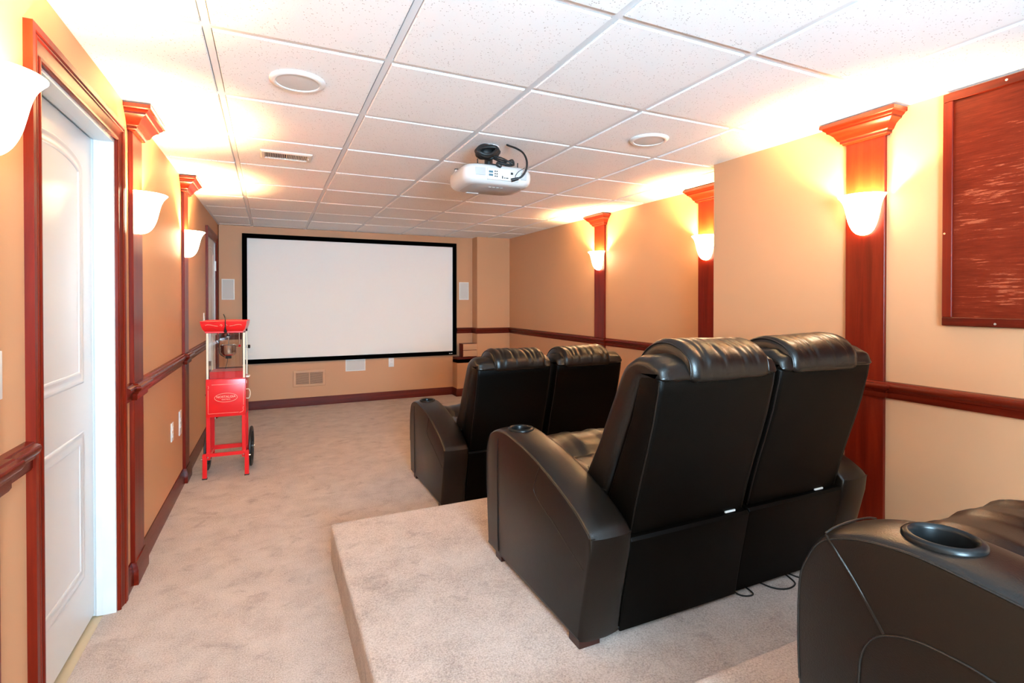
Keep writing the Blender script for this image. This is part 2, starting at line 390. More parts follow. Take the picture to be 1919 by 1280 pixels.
mould(RAIL, [(-0.545, 0), (-0.30, 0)], FW, 'woodx', 'dark chair rail piece left of the screen', 'chair rail')
mould(BASE, [(-0.235, 0), (2.366, 0), (2.366, YF-6.873), (XR, YF-6.873)], FW, 'woodx', 'dark wood baseboard under the projection screen', 'baseboard', 'baseboard_far')
def pilaster(a, fm, mat, label):
    NTRIM[0] += 1
    root = thing('trim_%d' % NTRIM[0], label, 'pilaster', (0, 0, 0), kind='structure')
    mbox('board', mat, root, a, a+PILW, 0, PT, 0.02, CE-0.004, fm=fm, bev=0.002, seg=1)
    bm = bmesh.new(); sweep(bm, [(a, 0), (a, PT), (a+PILW, PT), (a+PILW, 0)], CROWN, fm)
    finish(bm, 'capital', 'woody', root, 30)
pilaster(PL[0], LW, 'woodv', 'dark wood pilaster left of the near white door')
pilaster(PL[1], LW, 'woodv', 'dark wood pilaster right of the near white door')
pilaster(PL[2], LW, 'woodv', 'dark wood pilaster behind the red popcorn machine')
pilaster(PA, RW, 'woodv', 'dark wood pilaster on the right wall nearest the screen')
pilaster(PBs, RW, 'woodv', 'dark wood pilaster half hidden behind the wall corner')
pilaster(PC, BW, 'woodv', 'wide dark wood pilaster beside the framed wood panel')

# ------------------------------------------------------------------ doors
CASP = [(0, 0), (0, .010), (.004, .014), (.010, .014), (.014, .010), (.022, .010), (.030, .013), (.048, .017), (.052, .021), (.056, .021), (.060, .018), (.066, .022), (.085, .022), (.085, 0)]
CASP2 = [(o-0.003, h) for o, h in CASP]
def door(name, label, d, leafn, jambdeep):
    root = thing(name, label, 'door', (0, 0, 0), kind='structure')
    t0, t1, top = d
    bm = bmesh.new(); sweep(bm, [(t0, -0.02), (t0, top), (t1, top), (t1, -0.02)], CASP2, lambda t, z, n: LW(t, n, z))
    finish(bm, 'casing', 'woodv', root, 30)
    # jamb lining with a stepped stop
    bm = bmesh.new()
    jp = [(0.0, 0.0), (0.0, -0.118), (-0.020, -0.118), (-0.020, leafn-0.040), (-0.007, leafn-0.040), (-0.007, leafn+0.002), (-0.014, leafn+0.010), (-0.016, leafn+0.030), (-0.016, 0.0)] if jambdeep else [(0.0, 0.0), (0.0, -0.118), (-0.012, -0.118), (-0.012, 0.0)]
    sweep(bm, [(t0, 0.0), (t0, top), (t1, top), (t1, 0.0)], jp, lambda t, z, n: LW(t, n, z))
    finish(bm, 'jamb', 'white', root)
    a, b = t0+0.010, t1-0.010; z0, z1 = 0.012, top-0.012
    leaf = mbox('leaf', 'white', root, a, b, leafn-0.035, leafn, z0, z1, fm=LW)
    c = (a+b)/2; h = (b-a)/2 - 0.122
    up = [(c-h, 1.005), (c+h, 1.005), (c+h, 1.835)] + [(c+h*math.cos(q), 1.835+0.072*math.sin(q)**0.8) for q in [PI*k/24 for k in range(1, 24)]] + [(c-h, 1.835)]
    lo = [(c-h, 0.225), (c+h, 0.225), (c+h, 0.805), (c-h, 0.805)]
    mp = [(-0.004, 0.0), (0.0, .004), (.006, .005), (.012, .001), (.026, .001), (.036, .005), (.044, .003), (.046, 0.0)]
    for pth in (up, lo):
        bm = bmesh.new(); sweep(bm, pth, [(o, leafn+n_) for o, n_ in mp], lambda t, z, n: LW(t, n, z), True)
        finish(bm, 'panel_moulding', 'white', leaf, 50)
    return root
d1 = door('door_1', 'white arched-panel door deep in a dark wood frame', D1, -0.078, True)
d2 = door('door_2', 'far white door in a dark frame behind the popcorn machine', D2, -0.006, False)
for z in (1.72, 1.0, 0.25):
    hg = mbox('hinge', 'plate', d2, D2[1]-0.030, D2[1]+0.004, -0.010, 0.012, z-0.055, z+0.055, fm=LW)
th = mbox('threshold', 'thresh', None, 1.935, 2.725, -0.118, -0.046, -0.05, -0.004, fm=LW); th.name = 'floor_threshold'
tag(th, 'tan tile threshold strip under the near white door', 'threshold', kind='structure')

# ------------------------------------------------------------------ sconces
SP = [(.0015, .000), (.017, .002), (.032, .009), (.045, .022), (.056, .042), (.065, .068), (.072, .100), (.078, .130), (.084, .152), (.092, .170), (.102, .184), (.107, .190)]
def sconce(loc, rz, label):
    t = thing('wall_sconce', label, 'wall lamp', loc, rz, 'glass wall sconces on the pilasters')
    bm = bmesh.new(); prof = resample([(r, z, 0) for r, z in SP], 3); seg = 28; R = []
    inner = [(max(r-0.004, 0.0005), z+0.003) for r, z, _ in prof][::-1]
    loop = [(r, z) for r, z, _ in prof] + inner
    for k in range(seg+1):
        a = PI*k/seg
        R.append([(r*math.cos(a), 0.002 + 1.12*r*math.sin(a), z) for r, z in loop])
    loft(bm, R)
    bmesh.ops.remove_doubles(bm, verts=bm.verts[:], dist=1e-5)
    finish(bm, 'glass_shade', 'shade', t, 50)
    mbox('back_plate', 'plate', t, -0.045, 0.045, 0.0005, 0.004, 0.03, 0.15)
    ld = bpy.data.lights.new('bulb', 'POINT'); ld.energy = BULB_W; ld.color = BULB_C; ld.shadow_soft_size = 0.022
    lo = bpy.data.objects.new('bulb', ld); COL.objects.link(lo); lo.parent = t; lo.location = (0, 0.052, 0.125)
    return t
SZ = 1.652
for a, txt in zip(PL, ('glowing white glass wall sconce cut off by the left picture edge', 'glowing white glass wall sconce just right of the near white door', 'glowing white glass wall sconce above the red popcorn machine')):
    sconce(LW(a+PILW/2, PT+0.001, SZ), ROT_L, txt)
sconce(RW(PA+PILW/2, PT+0.001, SZ), ROT_R, 'glowing glass wall sconce on the right wall nearest the screen')
sconce(RW(PBs+PILW/2, PT+0.001, SZ), ROT_R, 'glowing glass wall sconce half hidden by the wall corner')
sconce(BW(PC+PILW/2, PT+0.001, SZ), ROT_R, 'large glowing glass wall sconce beside the framed wood panel')

# ------------------------------------------------------------------ framed wood panel on the right wall
t = thing('wood_panel', 'large framed stained wood panel high on the right wall', 'panel', (XB, 0, 0))
pz0, pz1, py0, py1 = 1.222, 2.222, -0.65, 1.262
mbox('board', 'board', t, -0.012, -0.001, py0+0.02, py1-0.02, pz0+0.02, pz1-0.02)
for nm, a in (('frame_rail', (py0, py1, pz0, pz0+0.036)), ('frame_rail', (py0, py1, pz1-0.036, pz1)), ('frame_stile', (py1-0.036, py1, pz0+0.0362, pz1-0.0362)), ('frame_stile', (py0, py0+0.036, pz0+0.0362, pz1-0.0362))):
    mbox(nm, 'woody' if nm == 'frame_rail' else 'woodv', t, -0.026, -0.001, *a, bev=0.002, seg=1)
for q in ((1.256, 1.62), (1.05, 2.205), (1.08, 1.235)):
    mlathe('screw', 'chrome', t, [(0, 0), (.0045, 0), (.003, .003), (0, .003)], (-0.0295, q[0]-0.004, q[1]), 'X', 10)

# ------------------------------------------------------------------ projection screen and far-wall fittings
t = thing('projection_screen', 'wide white fixed projection screen in a black velvet frame', 'projection screen', (0, YF, 0))
sx0, sx1, sz0, sz1 = -0.294, 2.412, 0.564, 2.142; fw = 0.054
mbox('screen_surface', 'screen', t, sx0+0.02, sx1-0.02, -0.022, -0.004, sz0+0.02, sz1-0.02)
for nm, a in (('frame_rail', (sx0, sx1, sz0, sz0+fw)), ('frame_rail', (sx0, sx1, sz1-fw, sz1)), ('frame_stile', (sx0, sx0+fw, sz0+fw, sz1-fw)), ('frame_stile', (sx1-fw, sx1, sz0+fw, sz1-fw))):
    mbox(nm, 'velvet', t, a[0], a[1], -0.042, -0.003, a[2], a[3])
bm = bmesh.new()
for k, (w, h) in enumerate(((.012, .010), (.010, .008), (.014, .011))): box(bm, 2.300+k*.016, 2.300+k*.016+w, -0.0435, -0.042, sz0+.018, sz0+.018+h)
finish(bm, 'logo_plate', 'plate', t)
def wall_speaker(name, label, x0, x1, z0, z1):
    t = thing(name, label, 'speaker', ((x0+x1)/2, YF, (z0+z1)/2), ROT_F, 'in-wall speakers around the screen')
    w, h = (x1-x0)/2, (z1-z0)/2
    bm = bmesh.new(); sweep(bm, [(-w, -h), (w, -h), (w, h), (-w, h)], [(0, 0.001), (0, .010), (.010, .012), (.012, .008), (.012, .001)], lambda a, b, n: (a, n, b), True)
    finish(bm, 'frame', 'plate', t)
    mbox('grille', 'grille', t, -w+.011, w-.011, 0.001, 0.008, -h+.011, h-.011)
wall_speaker('wall_speaker', 'white in-wall speaker left of the projection screen', -0.512, -0.376, 1.342, 1.590)
wall_speaker('wall_speaker', 'white in-wall speaker right of the projection screen', 2.462, 2.606, 1.344, 1.596)
wall_speaker('wall_speaker', 'white horizontal in-wall speaker below the screen', 0.900, 1.152, 0.408, 0.560)
t = thing('wall_vent', 'tan painted return vent low on the end wall', 'vent', (0.460, YF, 0.348), ROT_F)
bm = bmesh.new(); sweep(bm, [(-.193, -.103), (.193, -.103), (.193, .103), (-.193, .103)], [(0, 0.001), (0, .004), (.006, .008), (.030, .009), (.033, .006), (.033, .001)], lambda a, b, n: (a, n, b), True)
finish(bm, 'frame', 'ventp', t)
mbox('mullion', 'ventp', t, -.007, .007, .001, .008, -.070, .070)
mbox('backing', 'slot', t, -.160, .160, .0004, .0012, -.070, .070)
for s in (-1, 1):
    bm = bmesh.new()
    for k in range(14):
        z = -.066 + k*.0098
        box(bm, min(s*.008, s*.160), max(s*.008, s*.160), .0015, .0065, z, z+.0052)
    finish(bm, 'louvers', 'ventp', t, kind='stuff')
def outlet(name, label, loc, rz, sw=False, group=None, w=.036, h=.060):
    t = thing(name, label, 'switch' if sw else 'outlet', loc, rz, group)
    mbox('plate', 'plate', t, -w, w, 0.0006, 0.006, -h, h, bev=0.002, seg=2)
    if sw: mbox('rocker', 'plate', t, -.014, .014, .0062, .010, -.030, .030, bev=.002, seg=1)
    else:
        for z in (-.022, .022):
            r = mbox('receptacle', 'plate', t, -.015, .015, .0062, .008, z-.014, z+.014, bev=.002, seg=1)
            bm = bmesh.new()
            for x in (-.006, .006): box(bm, x-.001, x+.001, .0081, .0084, z-.002, z+.007)
            finish(bm, 'slot', 'slot', r)
outlet('wall_outlet', 'white outlet plate under the screen near the ledge', FW(1.495, 0, .497), ROT_F)
outlet('wall_outlet', 'white outlet plate on the left wall nearer the white door', LW(4.015, 0, .472), ROT_L)
outlet('wall_outlet', 'white outlet plate on the left wall next to the pilaster', LW(4.325, 0, .467), ROT_L, w=.042, h=.085)
outlet('light_switch', 'white light switch cut off at the left picture edge', LW(1.668, 0, 1.145), ROT_L, True)
outlet('light_switch', 'white light switch beside the far door above the popcorn machine', LW(5.69, 0, 1.155), ROT_L, True)
t = thing('drawer_box', 'small tan two-drawer box on the ledge right of the screen', 'box', (2.56, 6.965, 0.540))
mbox('body', 'woodv', t, -.105, .105, -.065, .075, 0.0005, .185)
for z in (.006, .097): mbox('drawer', 'boxf', t, -.098, .112, -.080, -.0655, z, z+.085, bev=.002, seg=1)

# ------------------------------------------------------------------ ceiling fittings
def ceil_speaker(x, y, label, r=0.108):
    t = thing('ceiling_speaker', label, 'speaker', (x, y, CE), 0, 'round ceiling speakers')
    mlathe('trim_ring', 'plate', t, [(r*.76, -.002), (r*.78, -.010), (r*.84, -.012), (r*.95, -.008), (r, -.003), (r, .001), (r*.76, .001)], seg=48)
    mlathe('grille', 'grille', t, [(0, -.009), (r*.5, -.0088), (r*.77, -.007), (r*.77, .0005), (0, .0005)], seg=48)
ceil_speaker(0.110, 2.315, 'round white ceiling speaker left of the projector')
ceil_speaker(1.930, 2.322, 'round white ceiling speaker right of the projector')
t = thing('ceiling_vent', 'cream slotted air register in the ceiling', 'vent', (0.100, 3.53, CE))
bm = bmesh.new(); sweep(bm, [(-.146, -.088), (.146, -.088), (.146, .088), (-.146, .088)], [(0, .001), (0, -.004), (.008, -.010), (.022, -.011), (.024, -.006), (.024, .001)], lambda a, b, h: (a, b, h), True)
finish(bm, 'frame', 'ventw', t)
mbox('duct', 'slot', t, -.122, .122, -.064, .064, -.0012, -.0004)
bm = bmesh.new()
for k in range(25):
    x = -.118 + k*.0097
    s = -1 if k < 12 else 1
    P = [(x, -.064, -.0015), (x+.0022, -.064, -.0015), (x+.0022+s*.003, -.064, -.009), (x+s*.003, -.064, -.009)]
    loft(bm, [[(p[0], y, p[2]) for p in P] for y in (-.064, .064)])
finish(bm, 'slats', 'ventw', t, kind='stuff')
mtube('lever', 'ventw', t, [(.124, -.02, -.011), (.126, -.024, -.022)], .003, 6)

# ------------------------------------------------------------------ projector
t = thing('projector', 'white ceiling projector seen from behind with cable ports', 'projector', (1.165, 2.80, 1.974), -0.02)
t.scale = (1.09, 1.06, 1.04)
def rrect(a, b, r, z, n=6):
    out = []
    for cx, cy, s in ((a-r, b-r, 0), (-a+r, b-r, 1), (-a+r, -b+r, 2), (a-r, -b+r, 3)):
        for k in range(n+1):
            q = PI/2*(s + k/n); out.append((cx+r*math.cos(q), cy+r*math.sin(q), z))
    return out
bm = bmesh.new()
loft(bm, [rrect(.150, .125, .06, 0.0), rrect(.172, .142, .06, .006), rrect(.186, .152, .06, .024), rrect(.190, .155, .06, .050), rrect(.188, .154, .06, .075), rrect(.178, .146, .06, .094), rrect(.165, .136, .06, .102), rrect(.150, .12, .05, .104)])
body = finish(bm, 'body', 'pwhite', t, 50)
bm = bmesh.new(); loft(bm, [rrect(.140, .115, .05, -.002), rrect(.146, .120, .05, .001)]); finish(bm, 'underside_cover', 'pdark', t, 50)
mbox('lens_door', 'pwhite', t, -.10, -.03, .095, .118, -.006, -.001, bev=.002, seg=1)
bm = bmesh.new()
for k in range(4): lathe(bm, [(0, -.0040), (.008, -.0040), (.008, -.002), (0, -.002)], (.0+k*.022-.03, -.075, 0), 'Z', 12)
finish(bm, 'control_buttons', 'pwhite', t)
mbox('speaker_grille', 'pgrey', t, -.135, -.082, -.1575, -.150, .038, .080, bev=.004, seg=2)
mbox('speaker_grille', 'pgrey', t, .112, .145, -.1565, -.148, .032, .074, bev=.004, seg=2)
pp = mbox('port_panel', 'pwhite', t, -.072, .098, -.1590, -.150, .020, .078)
for x, z, w, h, m in ((-.055, .060, .011, .005, 'vga'), (-.055, .043, .011, .005, 'vga'), (.022, .060, .0, .0, None), (.060, .060, .006, .006, 'black'), (.008, .036, .0025, .007, 'black'), (.020, .033, .004, .002, 'black'), (.034, .033, .006, .0025, 'black')):
    if m: mbox('port', m, pp, x-w, x+w, -.1602, -.159, z-h, z+h)
for x, z in ((-.032, .064), (-.022, .064), (-.032, .051), (-.022, .051), (-.032, .038), (-.022, .038)):
    mlathe('audio_jack', 'slot', pp, [(0, -.1612), (.0032, -.1612), (.0036, -.159), (0, -.159)], (x, 0, z), 'Y', 10)
mlathe('foot', 'pwhite', t, [(0, .10), (.010, .10), (.010, .118), (0, .118)], (-.155, .10, 0), 'Z', 14)
mlathe('foot_cap', 'black', t, [(0, .118), (.011, .118), (.011, .123), (0, .123)], (-.155, .10, 0), 'Z', 14)
bm = bmesh.new(); box(bm, -.105, .13, -.09, -.07, .1045, .116); box(bm, -.105, .13, .06, .08, .1045, .116); box(bm, -.03, .03, -.09, .08, .1045, .122); box(bm, -.105, -.085, -.09, .08, .1045, .112); box(bm, .11, .13, -.09, .08, .1045, .112)
finish(bm, 'mount_bracket', 'black', t)
bm = bmesh.new(); lathe(bm, [(0, .12), (.022, .12), (.022, .2465), (0, .2465)], (0, .02, 0), 'Z', 18); finish(bm, 'mount_pole', 'black', t, 40)
mlathe('ceiling_flange', 'plate', t, [(0, .238), (.055, .238), (.058, .2445), (0, .2445)], (0.0, .02, 0), 'Z', 24)
for x, y in ((-.10, -.085), (.125, -.085), (-.10, .07)):
    mtube('bolt', 'black', t, [(x, y, .112), (x, y, .142)], .003, 8)
for k in range(7):
    rx, rz, ph = .050+.006*(k % 3), .026+.004*((k*2) % 3), k*.9
    mtube('cable', 'rubber', t, resample([(-.042+.004*k-.012 + rx*(1+.10*math.sin(2*a+ph))*math.cos(a), -.112+.011*k+.012*math.sin(a+ph), .184+.003*(k % 2) + rz*(1+.15*math.sin(3*a+ph))*math.sin(a)+.010*math.cos(a+.3)) for a in [2*PI*q/10 for q in range(10)]], 4, True), .0085, 8, True)
mlathe('cable_bundle', 'rubber', t, [(0, -.092), (.018, -.090), (.030, -.082), (.034, -.07), (.026, -.055), (0, -.05)], (-.045, 0, .180), 'Y', 20)
for k in range(3):
    mtube('cable', 'rubber', t, resample([(-.01, -.085, .150+.008*k), (.04, -.10, .132+.01*k), (.085, -.105, .150-.012*k), (.095, -.098, .125), (.05, -.10, .118+.004*k), (0, -.1, .128)], 5), .0045, 6)
mtube('cable', 'rubber', t, resample([(.075, -.055, .246), (.085, -.070, .236), (.105, -.110, .215), (.125, -.155, .180), (.132, -.185, .130), (.125, -.192, .080), (.105, -.185, .045), (.075, -.175, .028)], 6), .0052, 8)
mtube('plug', 'rubber', t, [(.088, -.178, .033), (.055, -.163, .024)], [.008, .010], 8)
mtube('plug', 'rubber', t, [(-.02, -.150, .105), (-.012, -.160, .098), (.0, -.158, .090)], [.010, .012, .008], 8)
mtube('cable', 'rubber', t, resample([(.118, -.19, .090), (.09, -.18, .070), (.078, -.165, .050), (.080, -.161, .040)], 5), .0016, 6)

# ------------------------------------------------------------------ popcorn machine
t = thing('popcorn_machine', 'red vintage popcorn cart with glass case and black wheels', 'popcorn machine', (-0.293, 4.590, 0), -0.045)
HX = .132
for s in (-1, 1):
    lg = mbox('leg', 'red', t, s*.140-.0145, s*.140+.0145, -.142, -.118, .008, .188, bev=.002, seg=1)
    mbox('foot_cap', 'rubber', lg, s*.140-.0165, s*.140+.0165, -.144, -.116, 0.0, .008)
    mbox('upright', 'red', t, s*.119-.0135, s*.119+.0135, -.116, -.092, .135, .455, bev=.002, seg=1)
    mbox('upright', 'red', t, s*.119-.0135, s*.119+.0135, .098, .122, .125, .455, bev=.002, seg=1)
    mbox('side_rail', 'red', t, s*.119-.010, s*.119+.010, -.0915, .0975, .150, .176)
    for x, z in ((s*.119, .165), (s*.100, .148)):
        mlathe('bolt', 'chrome', t, [(0, -.1470), (.005, -.1465), (.006, -.1430), (0, -.1430)], (x, 0, z), 'Y', 10)
    mtube('axle_bolt', 'chrome', t, [(s*.155, -.13, .150), (s*.166, -.13, .150)], .006, 8)
    w = mlathe('wheel', 'rubber', t, [(.118, -.007), (.150, -.010), (.158, -.005), (.158, .005), (.150, .010), (.118, .007), (.118, -.007)], (s*.153, .118, .158), 'X', 40)
    mlathe('hub', 'black', w, [(0, -.012), (.022, -.012), (.022, .012), (0, .012)], (s*.153, .118, .158), 'X', 16)
    bm = bmesh.new()
    for k in range(8):
        a = 2*PI*k/8; tube(bm, [(s*.153, .118+.018*math.cos(a), .158+.018*math.sin(a)), (s*.153, .118+.122*math.cos(a), .158+.122*math.sin(a))], .0045, 6)
    finish(bm, 'spokes', 'black', w)
    mtube('wheel_nut', 'chrome', w, [(s*.165, .118, .158), (s*.177, .118, .158)], .006, 8)
mbox('cross_beam', 'red', t, -.1245, .1245, -.141, -.119, .163, .188, bev=.001, seg=1)
mbox('cross_beam', 'red', t, -.105, .105, .100, .122, .158, .190)
mtube('axle', 'chrome', t, [(-.150, .118, .158), (.150, .118, .158)], .005, 8)
cab = mbox('cabinet', 'red', t, -.1335, .1335, -.118, .124, .455, .735, bev=.003, seg=2)
bm = bmesh.new(); fy = -.1185
def stripe(bm, pts, w=.0022):
    tube(bm, [(x, fy, z) for x, z in pts], w/2, 5)
stripe(bm, [(-.095, .698), (.088, .698)]); stripe(bm, [(.105, .698), (.118, .698), (.118, .535)]); stripe(bm, [(.118, .525), (.114, .510), (.118, .495), (.110, .484)])
stripe(bm, [(-.118, .660), (-.118, .482), (.085, .482)]); stripe(bm, [(-.118, .668), (-.114, .680), (-.118, .692)])
stripe(bm, [(.110, .484), (.090, .478)])
finish(bm, 'pinstripe', 'stripe', cab)
bm = bmesh.new(); tube(bm, [(.076*math.cos(a), fy, .598+.033*math.sin(a)) for a in [2*PI*k/48 for k in range(48)]], .0012, 5, True, True)
finish(bm, 'logo_oval', 'stripe', cab)
text_obj('NOSTALGIA', .0235, 'lettering', 'stripe', cab, (0, fy-.0003, .604), (PI/2, 0, 0))
text_obj('ELECTRICS', .0120, 'lettering', 'stripe', cab, (0, fy-.0003, .584), (PI/2, 0, 0))
mtube('door_handle', 'cream', cab, resample([(.1335, -.06, .645), (.150, -.06, .645), (.160, -.06, .620), (.158, -.06, .592), (.149, -.06, .575), (.1335, -.06, .575)], 5), .0035, 8)
mtube('latch', 'black', cab, [(-.134, -.05, .615), (-.146, -.05, .615)], .008, 8)
mtube('latch', 'cream', cab, [(.1335, -.06, .690), (.1335, -.06, .715)], .004, 6)
mbox('tray', 'red', t, -.112, .118, -.090, .118, .736, .792, bev=.002, seg=1)
mbox('counter', 'red', t, -.132, .132, -.118, .124, .7355, .742)
for s in (-1, 1):
    for y in (-.112, .112):
        mbox('corner_post', 'cream', t, s*.122-.0065, s*.122+.0065, y-.0065, y+.0065, .742, 1.086)
mbox('glass_pane', 'glass', t, -.1150, .1150, -.1130, -.1110, .7430, 1.0850)
mbox('glass_pane', 'glass', t, -.1150, .1150, .1110, .1130, .7430, 1.0850)
for s in (-1, 1): mbox('glass_pane', 'glass', t, s*.1220-.001, s*.1220+.001, -.1050, .1050, .7430, 1.0850)
k = mlathe('kettle', 'steel', t, [(0, .905), (.030, .905), (.044, .908), (.052, .918), (.055, .935), (.056, .985), (.058, .988), (.054, .988), (.052, .935), (0, .915)], (.005, .0, 0), 'Z', 36)
mlathe('kettle_heater', 'black', k, [(0, .882), (.022, .882), (.022, .9045), (0, .9045)], (.005, .0, 0), 'Z', 20)
mtube('kettle_stem', 'chrome', k, [(.005, 0, .918), (.005, 0, 1.084)], .004, 8)
mlathe('stem_collar', 'black', k, [(0, 1.055), (.014, 1.055), (.011, 1.070), (0, 1.070)], (.005, 0, 0), 'Z', 14)
mtube('kettle_wire', 'rubber', k, resample([(-.015, -.01, 1.082), (-.050, -.015, 1.05), (-.058, -.015, .98), (-.050, -.015, .92), (-.020, -.01, .895)], 6), .003, 6)
mtube('kettle_wire', 'rubber', k, resample([(.0, 0, .882), (-.005, .01, .85), (-.02, .02, .80)], 5), .002, 6)
mtube('pivot_pin', 'chrome', k, [(-.066, 0, .965), (-.052, 0, .965)], .004, 6)
mtube('tilt_rod', 'chrome', k, [(.082, -.02, .990), (.082, -.02, 1.084)], .004, 8)
mtube('tilt_arm', 'chrome', k, [(.060, 0, .975), (.085, -.01, .975)], .003, 6)
mlathe('tilt_knob', 'red', k, [(0, -.011), (.006, -.0095), (.011, 0), (.006, .0095), (0, .011)], (.085, -.022, .980), 'Z', 16)
mtube('crank_shaft', 'chrome', t, [(.123, -.02, .972), (.142, -.02, .972)], .004, 6)
mlathe('crank_knob', 'black', t, [(0, .140), (.012, .142), (.015, .150), (.012, .158), (0, .160)], (0, -.02, .972), 'X', 16)
mbox('tray_flap', 'plate', t, .1335, .158, -.10, -.03, .742, .752, bev=.002, seg=1)
# canopy with flared, curved sides
bm = bmesh.new(); cz = 1.086
def cring(a, b, z): return [(-a, -b, z), (a, -b, z), (a, b, z), (-a, b, z)]
prof = [(.128, .118, 0), (.1315, .1215, .003), (.131, .121, .012), (.134, .124, .016), (.145, .135, .030), (.152, .142, .048), (.157, .147, .068), (.160, .150, .090), (.157, .147, .092), (.150, .140, .088)]
loft(bm, [cring(a, b, cz+z) for a, b, z in prof])
can = finish(bm, 'canopy', 'red', t, 40)
can.location.x = -.010; can.scale = (.965, 1, 1)
bm = bmesh.new()
for s in (-1, 1):
    q = resample([(s*.125, -.1505, cz+.060), (s*.112, -.151, cz+.065), (s*.090, -.151, cz+.064), (s*.062, -.151, cz+.057), (s*.040, -.150, cz+.054)], 5)
    tube(bm, q, .0011, 5)
    tube(bm, resample([(s*.026, -.151, cz+.058), (s*.016, -.152, cz+.066), (s*.010, -.151, cz+.058), (s*.018, -.150, cz+.052)], 4), .001, 5)
finish(bm, 'pinstripe', 'stripe', can)
mtube('power_cord', 'rubber', t, resample([(-.014, -.118, cz+.142), (-.009, -.125, cz+.132), (-.002, -.135, cz+.115), (.002, -.158, cz+.096), (.002, -.160, cz+.070), (.002, -.153, cz+.04), (.0, -.145, cz+.016)], 5), .0038, 8)
mtube('power_plug', 'rubber', t, [(.001, -.160, cz+.050), (.001, -.150, cz+.026), (.001, -.139, cz+.008)], [.003, .008, .012], 6)

# ------------------------------------------------------------------ recliners
# left-hand unit, local: x 0 = seam to its partner, y = photo depth - 1.8, z up from the floor it stands on
def yz(lst): return [(0.0, y-1.8, z) for y, z in lst]
def offset_loop(loop, d):
    n = len(loop); out = []
    area = sum(loop[i][0]*loop[(i+1) % n][1]-loop[(i+1) % n][0]*loop[i][1] for i in range(n))
    sg = 1 if area > 0 else -1
    for i in range(n):
        a, b = loop[i-1], loop[(i+1) % n]; dx, dy = b[0]-a[0], b[1]-a[1]; l = math.hypot(dx, dy) or 1
        out.append((loop[i][0]-sg*dy/l*d, loop[i][1]+sg*dx/l*d))
    return out
def pillow(loop, x0, x1, steps, mirror=1, disp=None):
    """carry a closed (y,z) loop across x; steps = (fraction or metres from each end, inset)"""
    bm = bmesh.new(); rings = []
    seq = [(x0+dx, ins) for dx, ins in steps] + [(x1-dx, ins) for dx, ins in reversed(steps)]
    for x, ins in seq:
        r = offset_loop(loop, ins)
        if disp: r = [disp(x, p) for p in r]
        rings.append([(mirror*x, p[0], p[1]) for p in r])
    loft(bm, rings); return bm
ARM = yz([(2.228, .022), (2.243, .16), (2.252, .31), (2.250, .437), (2.236, .490), (2.205, .540), (2.150, .568), (2.090, .580), (2.014, .582), (1.839, .561), (1.716, .534), (1.580, .493), (1.471, .452), (1.405, .416), (1.384, .397)])
armtop = [(p[1], p[2]) for p in resample(ARM, 5)]
ARMLOOP = armtop + [(-.424, .390), (-.418, .33), (-.375, .15), (-.3535, .034), (-.3525, .024), (-.2, .022), (.1, .022), (.3, .022)]
AX0, AX1 = -.715, -.552
arm_steps = [(0, .010), (.0025, .0045), (.008, .0008), (.018, -.002), (.034, -.005), (.056, -.0075)]
def arm_bm(mir):
    return pillow(ARMLOOP, AX0, AX1, arm_steps, mir)
CUPX, CUPY, CUPZ = -.634, .245, .590
def make_arm_mesh(mir):
    bm = arm_bm(mir); a = finish(bm, 'tmp_arm', 'leather', None, 42)
    bm = bmesh.new(); lathe(bm, [(0, -.085), (.043, -.085), (.043, .05), (0, .05)], (mir*CUPX, CUPY, CUPZ), 'Z', 40)
    c = finish(bm, 'tmp_cut', 'cupin')
    md = a.modifiers.new('b', 'BOOLEAN'); md.operation = 'DIFFERENCE'; md.object = c; md.solver = 'EXACT'
    me = evalmesh(a)
    bpy.data.objects.remove(a, do_unlink=True); bpy.data.objects.remove(c, do_unlink=True)
    return me
ARM_MESH = {1: make_arm_mesh(1), -1: make_arm_mesh(-1)}
def fold(x, p, amp, f, ph=0.0):
    return amp*(math.sin(f*x+ph+4*p[0]) + 0.6*math.sin(2.3*f*x+1.7+ph-6*p[1]))
BX0, BX1 = -.538, -.016
SHELL = [(-.395, .366), (-.422, .47), (-.450, .566), (-.480, .66), (-.507, .752), (-.531, .857), (-.537, .896), (-.515, .934), (-.445, .934), (-.392, .763), (-.312, .580), (-.234, .394)]
CUSH = [(y-1.8, z) for y, z in [(1.256, .897), (1.256, .925), (1.272, .953), (1.310, .972), (1.360, .976), (1.410, .960), (1.452, .920), (1.504, .819), (1.558, .714), (1.602, .626), (1.645, .555), (1.687, .483), (1.705, .43), (1.66, .39), (1.575, .396), (1.535, .471), (1.488, .580), (1.411, .763), (1.362, .872), (1.335, .888)]]
CUSHL = [(p[0], p[1]) for p in resample([(0+a, b, 0) for a, b in CUSH], 3, True)]
HEAD = [(y-1.8, z) for y, z in [(1.247, .890), (1.240, .925), (1.252, .965), (1.292, 1.000), (1.350, 1.018), (1.410, 1.015), (1.465, .990), (1.508, .945), (1.535, .880), (1.555, .80), (1.545, .755), (1.50, .77), (1.40, .86), (1.30, .885)]]
HEADL = [(p[0], p[1]) for p in resample([(0+a, b, 0) for a, b in HEAD], 4, True)]
SEAT = [(y-1.8, z) for y, z in [(1.56, .37), (1.57, .44), (1.65, .468), (1.78, .478), (1.90, .474), (1.955, .462), (1.975, .468), (2.02, .495), (2.09, .512), (2.17, .510), (2.225, .488), (2.250, .44), (2.252, .36), (2.236, .22), (2.225, .10), (2.10, .085), (1.70, .30)]]
SEATL = [(p[0], p[1]) for p in resample([(0+a, b, 0) for a, b in SEAT], 3, True)]
